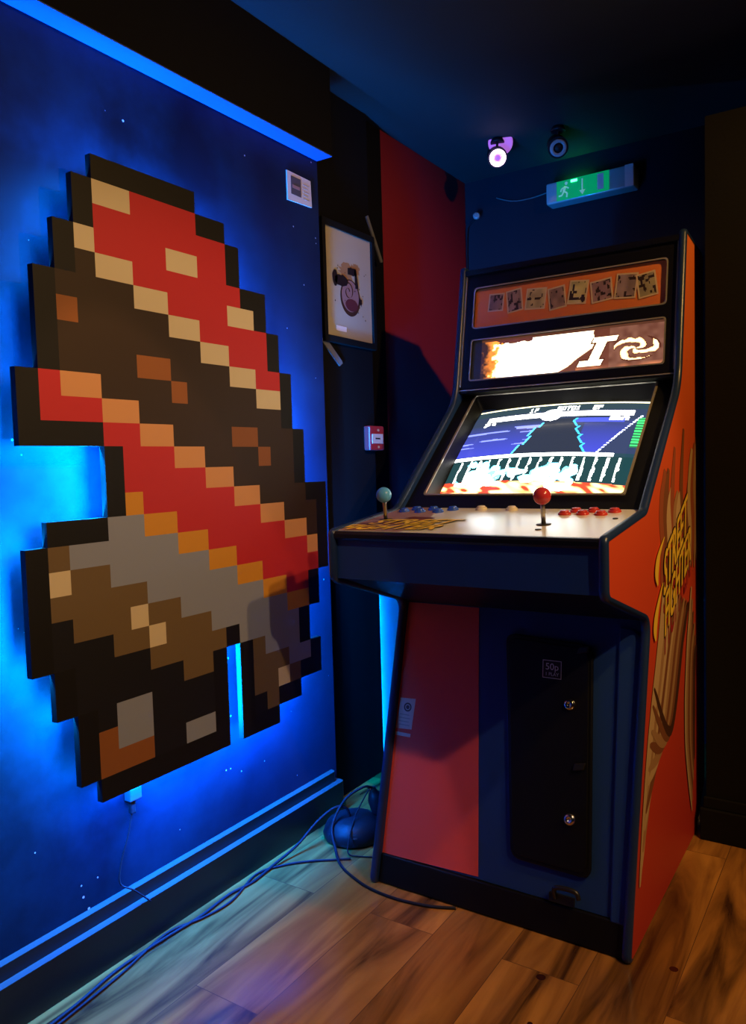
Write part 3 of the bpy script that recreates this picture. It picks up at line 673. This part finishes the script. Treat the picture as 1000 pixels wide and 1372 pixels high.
FONT = {'0': '757', '1': '262', '2': '717'}
PIX = {'0': ('111', '101', '101', '101', '111'), '1': ('010', '110', '010', '010', '111'), '2': ('111', '001', '111', '100', '111'), '5': ('111', '100', '111', '001', '111'),
       '7': ('111', '001', '010', '010', '010'), 'P': ('111', '101', '111', '100', '100'), 'H': ('101', '101', '111', '101', '101'), 'I': ('111', '010', '010', '010', '111'), ' ': ('000',) * 5}
def pixtext(txt, u, v, u0, v0, cw, chh):
    x = (u - u0) / cw; y = (v - v0) / chh
    if y < 0 or y >= 5 or x < 0 or x >= 4 * len(txt): return False
    k = int(x // 4); cx = int(x - 4 * k)
    return cx < 3 and PIX[txt[k]][int(y)][cx] == '1'
def screen(u, v):   # v from the top
    W = (2.6, 2.6, 2.5)
    c = (.012, .035, .05)
    top = .035 + .03 * (2 * u - 1) ** 2 * .6
    if v < .012: return (.05, .05, .04)
    if v < .028: return (1.3, 1.2, .7)
    if v < .11: c = (.018, .035, .045)
    if .10 < v < .20: c = (.02, .03, .06)
    # sky
    if .20 < v < .555:
        t = (v - .2) / .355
        c = mixc((.02, .03, .05), (.035, .045, .36), t ** .8 if u < .45 or u > .68 else .1)
        nn = vnoise(u * 5 + 3, v * 46)
        if .26 < v < .46 and u < .5 and nn > .66: c = (.2, .24, .85)
        if .20 < v < .25 and .5 < u < .88: c = (.05, .07, .55)
        # tower silhouette
        l = .46 - .10 * t - .02 * (math.floor(t * 4) % 2); r = .615 + .03 * math.floor(t * 4) + .045 * abs((t * 4) % 1 - .35)
        if l < u < r: c = (.015, .02, .035)
        if abs(u - l) < .006 and t > .1: c = (.1, .75, 1.2)
        if abs(u - r) < .006: c = (.05, .55, .95)
    if u > .80 and .16 < v < .56 and u - .80 > (.56 - v) * .42: c = (.02, .03, .07)
    d = abs((u - .795) - (.56 - v) * .43)
    if .17 < v < .56 and d < .006 and (v * 46) % 1 < .6: c = (1.5, 1.6, 2.0)
    if (u > .945 and .2 < v < .5) or (u < .03 and .6 < v < .78): c = (.05, .9, .15) if (v * 36) % 1 < .45 else (.02, .1, .05)
    # energy bars
    if .118 < v < .175 and (.09 < u < .44 or .52 < u < .915): c = (2.6, 2.6, 2.3)
    if ((u - .475) / .055) ** 2 + ((v - .15) / .06) ** 2 < 1 + .4 * vnoise(u * 60, v * 50): c = W
    if .18 < v < .225 and ((.08 < u < .15) or (.80 < u < .90)) and vnoise(u * 90, v * 60) > .35: c = W
    for txt, u0 in (('1P', .33), ('50701', .49), ('2P', .69)):
        if pixtext(txt, u, v, u0, .045, .0067, .011): c = (1.8, 1.9, 1.8)
    # fence
    if .56 < v < .592 and u < .885: c = W
    if .592 <= v < .82:
        c = (.008, .032, .036)
        f = (u * 17.5 + .3 * (v - .6)) % 1
        if .60 < v < .80 and f < .10 + .22 * vnoise(v * 40, math.floor(u * 17.5)) and .03 < u < .97: c = mixc((1.1, 1.6, 1.3), W, vnoise(u * 40, v * 30))
    fl = .80 + .03 * (u - .3)
    if v >= fl:
        t = (v - fl) / (1 - fl); nn = vnoise(u * 26 - v * 24, v * 30)
        c = mixc((.75, .05, .02), (2.1, 1.5, .5), (nn - .38) * 2.4 + t * 1.0)
        if t > .8: c = (2.4, 2.3, 1.2)
    # bright flashes in front of the fence
    for (bu, bv, ru, rv, s) in ((.20, .76, .13, .15, 1), (.34, .72, .12, .05, 2), (.62, .76, .13, .15, 3), (.50, .78, .12, .04, 4)):
        e = ((u - bu) / ru) ** 2 + ((v - bv) / rv) ** 2 + 1.5 * (vnoise(u * 28 + s * 9, v * 22) - .5)
        if e < .55: c = (2.7, 2.8, 2.8)
        elif e < .70 and v < fl: c = (.25, 1.2, 1.5)
    return c
SX0, SX1, SQ0, SQ1 = -1.148, -.575, .086, .556
def scr(u, v):
    bul = .020 * (1 - (2 * u - 1) ** 2) * .9 + .016 * (1 - (2 * v - 1) ** 2)
    return BEZ.p(SX0 + (SX1 - SX0) * u, SQ1 + (SQ0 - SQ1) * v, BD - .058 + bul)
painted_grid('screen', scr, 260, 190, screen, 'screen_picture', cab)

# --- marquee section
ML = MAR.len
mz = MAR.s_of
mb = MB(); MD = -.008
wx0, wx1 = -1.168, -.542
rows_ = [(mz(1.436), mz(1.471), mz(1.606)), (mz(1.606), mz(1.648), mz(1.784))]
o_ = rrect(iL, iR, mz(1.436), mz(1.627), .001); i_ = rrect(wx0, wx1, mz(1.471), mz(1.606), .010); frame_plate(MAR, mb, o_, i_, MD - .03, MD)
o_ = rrect(iL, iR, mz(1.627), ML - .004, .001); i_ = rrect(wx0, wx1, mz(1.648), mz(1.784), .014); frame_plate(MAR, mb, o_, i_, MD - .03, MD)
MAR.box(mb, iL, iR, mz(1.430), mz(1.437), MD - .12, MD)
mb.build('marquee_frame', 'cab_black', cab, fix=False)
mb = MB()
for (q0, q1, r) in ((mz(1.471), mz(1.606), .010), (mz(1.648), mz(1.784), .014)):
    frame_plate(MAR, mb, rrect(wx0 - .003, wx1 + .003, q0 - .003, q1 + .003, r), rrect(wx0 + .001, wx1 - .001, q0 + .001, q1 - .001, r), MD, MD + .0025)
MAR.box(mb, iL, iR, mz(1.4365), mz(1.4395), MD, MD + .003)
for x in (iL + .002, iR - .006): MAR.box(mb, x, x + .004, mz(1.45), ML - .02, MD, MD + .004)
mb.build('frame_edging', 'bezel_edge', cab, fix=False)
def marq(u, v):
    n1 = vnoise(u * 40, v * 9 + 5); n2 = vnoise(u * 90, v * 22)
    dark = (.14, .035, .018); c = mixc(dark, (.26, .085, .05), v * .5 + .3 * n1)
    if u > .72: c = mixc((.16, .05, .03), (.30, .12, .075), n1)
    edge = .055 + .05 * (n1 - .5) + .035 * (n2 - .5)
    right = .63 - .22 * max(0, v - .45) * 1.5 + .04 * (vnoise(3, v * 6) - .5)
    top = .07 + .05 * n1 * (u < .3)
    if u < edge + .05: c = mixc((.05, .02, .01), (2.0, .55, .06), (u - edge + .035) / .06 + (n2 - .5))
    if edge + .02 < u < right and v > top * (.4 if u > .3 else 1): 
        hot = min(1, (u - edge - .02) / .05, (right - u) / .03 + .3)
        c = mixc((2.4, 1.0, .22), (4.2, 3.6, 2.6), hot)
    # swooping tail and slanted numeral
    s = v + .9 * (u - .60)
    if .53 < u < .64 and .10 < v < .42 and abs((u - .585) ** 2 * 80 + (v - .26) ** 2 * 9 - .25) < .12: c = (3.6, 2.7, 1.5)
    uu = u + .10 * (v - .5)
    if .20 < v < .88:
        if abs(uu - .665) < .026 or (v < .32 and abs(uu - .675) < .062) or (v > .74 and abs(uu - .655) < .062): c = (3.8, 3.0, 1.9)
        elif abs(uu - .665) < .032 or (v < .35 and abs(uu - .675) < .069) or (v > .71 and abs(uu - .655) < .069): c = (.10, .02, .01)
    if v > .88 and u > .55: c = mixc(c, (1.6, .5, .2), (v - .86) * 5 * vnoise(u * 20, 2))
    # warm swirl at the right end
    if u > .745:
        a = math.atan2((v - .55) * .5, u - .855); r = math.hypot((v - .55) * .42, u - .855)
        w = math.sin(a * 3 + r * 70 + 2 * n1)
        if r < .115 and w > -.05: c = mixc((2.6, 1.3, .5), (3.2, 2.4, 1.3), w)
        elif r < .125 and w > -.35: c = (.12, .03, .015)
    return c
mq0, mq1 = mz(1.4705), mz(1.6065)
painted_grid('marquee', lambda u, v: MAR.p(wx0 - .001 + (wx1 - wx0 + .002) * u, mq1 + (mq0 - mq1) * v, MD - .012), 300, 70,
             lambda u, v: (.01, .008, .008) if u < .055 else marq((u - .055) / .945, max(0, v - .05) / .95) if v > .05 else (.12, .04, .02), 'marquee_picture', cab)
mb = MB(); MAR.box(mb, wx0 - .001, wx1 + .001, mz(1.647), mz(1.785), MD - .02, MD - .010); tp = mb.build('top_panel_print', 'topper_orange', cab)
CARDS = [(-1.092, 1.7305, -3, .056, .062), (-1.026, 1.7275, 8, .056, .078), (-.952, 1.7235, -4, .070, .072), (-.880, 1.716, 8, .058, .075), (-.812, 1.7245, -6, .062, .078), (-.737, 1.7185, 7, .068, .072), (-.662, 1.722, -5, .066, .080), (-.600, 1.7165, 9, .058, .078)]
for k, (x, z, ang, w, h) in enumerate(CARDS):
    q = mz(z); ca, sa = math.cos(math.radians(ang)), math.sin(math.radians(ang)); dd = MD - .0095 + .0003 * k
    def cpnt(a, b, d=0): return MAR.p(x + a * ca - b * sa, q + (a * sa + b * ca), dd + d)
    mb = MB(); mb.face([cpnt(-w / 2, -h / 2), cpnt(w / 2, -h / 2), cpnt(w / 2, h / 2), cpnt(-w / 2, h / 2)]); cd = mb.build('photo_card', 'card_cream', tp, fix=False)
    base = ((.16, .10, .085), (.20, .13, .11), (.30, .24, .12), (.19, .12, .10), (.30, .26, .12), (.20, .12, .12), (.17, .12, .12), (.20, .17, .10))[k]
    def cf(u, v, k=k, base=base):
        n1 = vnoise(u * 3 + k * 7, v * 3 + k * 3); n2 = vnoise(u * 6 + k * 11, v * 6)
        c = mixc(base, tuple(b * 2.0 for b in base), n1)
        if n2 > .70: c = (.03, .015, .012)
        return c
    iw, ih = w - .010, h - .010
    cp2 = lambda u, v: cpnt(-iw / 2 + iw * u, ih / 2 - ih * v, .0002)
    painted_grid('card_picture', cp2, 16, 16, cf, 'card_picture', cd)
# --- top, back
mb = MB(); mb.prism([(iL, 2.455, 1.846), (iL, 2.706, 1.820), (iL, 2.706, 1.805), (iL, 2.455, 1.830)], (iR - iL, 0, 0)); mb.build('roof_panel', 'cab_black', cab)
mb = MB(); mb.box(iL, iR, 2.690, 2.706, .03, 1.80); mb.build('back_panel', 'cab_black', cab)

# --- printed streaks and lettering on the orange side (abstract)
XS = XR + .0008
def ribbon(mb, pts, w, d, n=12):
    c = spline([(0, y, z) for y, z in pts], n); m = len(c)
    L, R_ = [], []
    for k, p in enumerate(c):
        t = k / (m - 1); dr = (c[min(k + 1, m - 1)] - c[max(k - 1, 0)]).normalized(); nn = V((0, -dr.z, dr.y))
        ww = w * (math.sin(math.pi * min(1, t * .92 + .06)) ** .6) * (.85 + .3 * vnoise(t * 9, d * 7000))
        L.append((XS + d, p.y - nn.y * ww, p.z - nn.z * ww)); R_.append((XS + d, p.y + nn.y * ww, p.z + nn.z * ww))
    mb.grid([L, R_], smooth=False)
mb = MB()
RB = []    # colour, path (y,z), half width
ra = random.Random(11)
for k in range(13):      # bundle of long tongues above the lettering
    y = 2.13 + .038 * k; h = 1.08 + .30 * ra.random() * (1 if y > 2.3 else .6); b = .84 + .03 * ra.random()
    RB.append(((1, 0, 3, 1, 4, 3, 0)[k % 7], [(y + .05, h), (y + .015, .5 * (h + b) + .05), (y + .03, .5 * (h + b) - .06), (y, b)], .020 + .016 * ra.random()))
for k in range(11):      # bundle sweeping down to the front foot
    o = .030 * k; e = .13 + .045 * k + .03 * ra.random()
    RB.append(((3, 3, 4, 3, 0, 3, 4, 0, 4, 0, 2)[k], [(2.16 + o, .86 - .01 * k), (2.09 + o * .95, .66), (1.98 + o * .8, .44), (1.885 + o * .5, e)], .030 - .0012 * k))
for k in range(6):       # thinner brown bundle at the back foot
    o = .022 * k
    RB.append(((3, 4, 0, 4, 0, 2)[k], [(2.50 + o * .7, .80 - .04 * k), (2.43 + o, .56), (2.42 + o, .34), (2.50 + o * .3, .10 + .03 * k)], .018))
for k, (c, pts, w) in enumerate(RB): mb.cur = c; ribbon(mb, pts, w, .0004 * k / 4 + .0001)
mb.build('side_art', ['ink_brown', 'ink_rust', 'ink_dark_brown', 'ink_cream', 'ink_tan'], sideR, fix=False)
mb = MB()
def sdl(x, y, d, cy, cz, rot):
    c, s = math.cos(rot), math.sin(rot); return V((XS + .0026 + d, cy + x * c, cz + y + x * s))
for (t, cy, cz, sz) in (('STREET', 2.285, .945, .155), ('FIGHTER', 2.315, .845, .150)):
    rot = math.radians(27)
    mb.cur = 1; add_text(mb, t, sz, lambda x, y: sdl(x, y - .035, .0, cy, cz, rot), shear=.2, sx=.66, sy=1.35)
    mb.cur = 0
    for (a, b) in ((.007, 0), (-.007, 0), (0, .007), (0, -.007)): add_text(mb, t, sz, lambda x, y: sdl(x + a, y + b, .0004, cy, cz, rot), shear=.2, sx=.66)
    mb.cur = 2
    for (a, b) in ((.0035, 0), (-.0035, 0), (0, .003)): add_text(mb, t, sz, lambda x, y: sdl(x + a, y + b, .0009 + a * .02, cy, cz, rot), shear=.2, sx=.66)
mb.cur = 2
def swoosh(pts, w):
    c = spline([(0, y, z) for y, z in pts], 8); m = len(c); L, R_ = [], []
    for k, p in enumerate(c):
        t = k / (m - 1); ww = w * math.sin(math.pi * (t * .9 + .05)); L.append((XS + .0036, p.y - ww, p.z)); R_.append((XS + .0036, p.y + ww, p.z))
    mb.grid([L, R_], smooth=False)
swoosh([(2.15, .985), (2.085, .94), (2.065, .895), (2.075, .865)], .020); swoosh([(2.13, .865), (2.065, .80), (2.045, .755), (2.05, .725)], .020)
mb.build('side_lettering', ['ink_black', 'ink_red', 'ink_yellow'], sideR, fix=False)

# ------------------------------------------------------------------ things on the floor
hub = empty('cable_hub', (-1.43, 2.02, 0), 'dark domed cable hub on the floor between the wall and arcade cabinet', 'cable hub')
mb = MB(); mb.lathe([(.085, 0), (.098, .006), (.100, .022), (.094, .040), (.078, .058), (.050, .068), (.001, .070)], (-1.425, 2.01, 0), n=14); 
mb.build('dome', 'plastic_black', hub)
for k in range(5):
    a = 2.2 + k * 1.05; c = V((-1.425 + .086 * math.cos(a), 2.01 + .086 * math.sin(a), .034)); t = V((-math.sin(a), math.cos(a), 0)) * .008; r = V((math.cos(a), math.sin(a), 0))
    mb = MB(); mb.hexa([c - t + r * .012 - V((0, 0, .026)), c + t + r * .012 - V((0, 0, .026)), c + t - r * .01 - V((0, 0, .026)), c - t - r * .01 - V((0, 0, .026)),
             c - t + r * .010, c + t + r * .010, c + t - r * .03 + V((0, 0, .030)), c - t - r * .03 + V((0, 0, .030))])
    mb.build('rib', 'plastic_black', hub, bevel=.002)
pg = empty('power_plug', (-1.38, 2.07, .07), 'black mains plug standing on top of the domed cable hub', 'plug')
mb = MB(); ax = V((-.28, -.1, 1)).normalized()
mb.lathe([(.022, -.03), (.026, -.02), (.026, .02), (.020, .034), (.012, .045), (.012, .056)], (-1.375, 2.075, .092), ax, 16); mb.build('plug_body', 'plastic_black', pg)
mb = MB(); mb.box(-1.398, -1.386, 2.055, 2.066, .140, .152); mb.build('plug_clip', 'chrome', pg, bevel=.002)
Zc = .0042
def cable(name, pts, r, label, m='rubber_cable'):
    mb = MB(); mb.tube(spline(pts, 10), r, 8); return tag(mb.build(name, m), label, 'cable')
cable('power_cable', [(-1.50, .93, Zc), (-1.510, 1.03, Zc), (-1.530, 1.16, Zc), (-1.528, 1.30, Zc), (-1.520, 1.42, Zc), (-1.528, 1.54, Zc), (-1.515, 1.62, Zc), (-1.520, 1.72, Zc + .004), (-1.508, 1.82, .03), (-1.49, 1.90, .075), (-1.462, 1.955, .105), (-1.438, 1.985, .10), (-1.43, 1.995, .070)], .0042, 'dark cable along the skirting arching up into the top of the domed hub')
cable('power_cable', [(-1.485, .92, Zc), (-1.495, 1.02, Zc), (-1.510, 1.15, Zc), (-1.540, 1.32, Zc), (-1.510, 1.42, Zc), (-1.500, 1.52, Zc), (-1.535, 1.66, Zc), (-1.50, 1.74, Zc), (-1.445, 1.80, Zc), (-1.385, 1.845, Zc), (-1.345, 1.875, Zc)], .0034, 'thin dark cable lying on the floor below the skirting, ending before the hub')
cable('power_cable', [(-1.385, 2.06, .150), (-1.400, 2.03, .158), (-1.440, 1.985, .125), (-1.452, 1.93, .06), (-1.410, 1.885, .018), (-1.350, 1.83, Zc), (-1.275, 1.79, Zc), (-1.20, 1.765, Zc), (-1.11, 1.758, Zc), (-1.02, 1.772, Zc), (-.95, 1.80, Zc)], .0042, 'dark cable looping from the plug over the hub to the front of the arcade cabinet')
cable('power_cable', [(-1.3925, 2.0605, .146), (-1.4015, 2.0405, .12), (-1.40, 1.985, .082), (-1.375, 1.91, .040), (-1.36, 1.885, .012), (-1.330, 1.90, Zc), (-1.27, 1.93, Zc)], .0022, 'thinnest dark cable hanging from the plug down the front of the domed hub')

# ------------------------------------------------------------------ lights
def spot_light(name, loc, target, power, col, angle, blend=.6, size=.03):
    l = D.lights.new(name, 'SPOT'); l.energy = power; l.color = col; l.spot_size = math.radians(angle); l.spot_blend = blend; l.shadow_soft_size = size
    o = D.objects.new(name, l); COL.objects.link(o); o.location = loc
    o.rotation_euler = (V(target) - V(loc)).to_track_quat('-Z', 'Y').to_euler(); return o
spot_light('ceiling_lamp_near', (.71, 1.68, 2.46), (-.75, 1.75, .6), 82, (1, .54, .14), 125, .5, .035)
spot_light('ceiling_lamp_far', (1.12, .93, 2.46), (-1.4, 1.35, .25), 92, (1, .66, .36), 62, .35, .04)
spot_light('added_spot_left', (-.95, .95, 2.47), (-1.60, 1.50, 0), 30, (1, .56, .25), 34.4, .05, .02)  # added narrow spot, aimed for a lit patch low on the red front
w = D.worlds.new('world'); SC.world = w; w.use_nodes = True
w.node_tree.nodes['Background'].inputs['Color'].default_value = (.5, .45, .6, 1); w.node_tree.nodes['Background'].inputs['Strength'].default_value = .006

# ------------------------------------------------------------------ camera
cam = D.cameras.new('camera'); co = D.objects.new('camera', cam); COL.objects.link(co); SC.camera = co
cam.sensor_fit = 'HORIZONTAL'; cam.sensor_width = 36; cam.lens = 36 * 1046.79 / 1000; cam.clip_start = .02
CR = ((0.837089, -0.009928, 0.546977), (0.546332, 0.066995, -0.834885), (-0.028356, 0.997704, 0.061505))
co.matrix_world = Matrix(((CR[0][0], CR[0][1], CR[0][2], 0), (CR[1][0], CR[1][1], CR[1][2], 0), (CR[2][0], CR[2][1], CR[2][2], 1.2), (0, 0, 0, 1)))
vs = SC.view_settings; vs.view_transform = 'Standard'; vs.look = 'None'; vs.exposure = 0; vs.gamma = 1; vs.use_curve_mapping = False
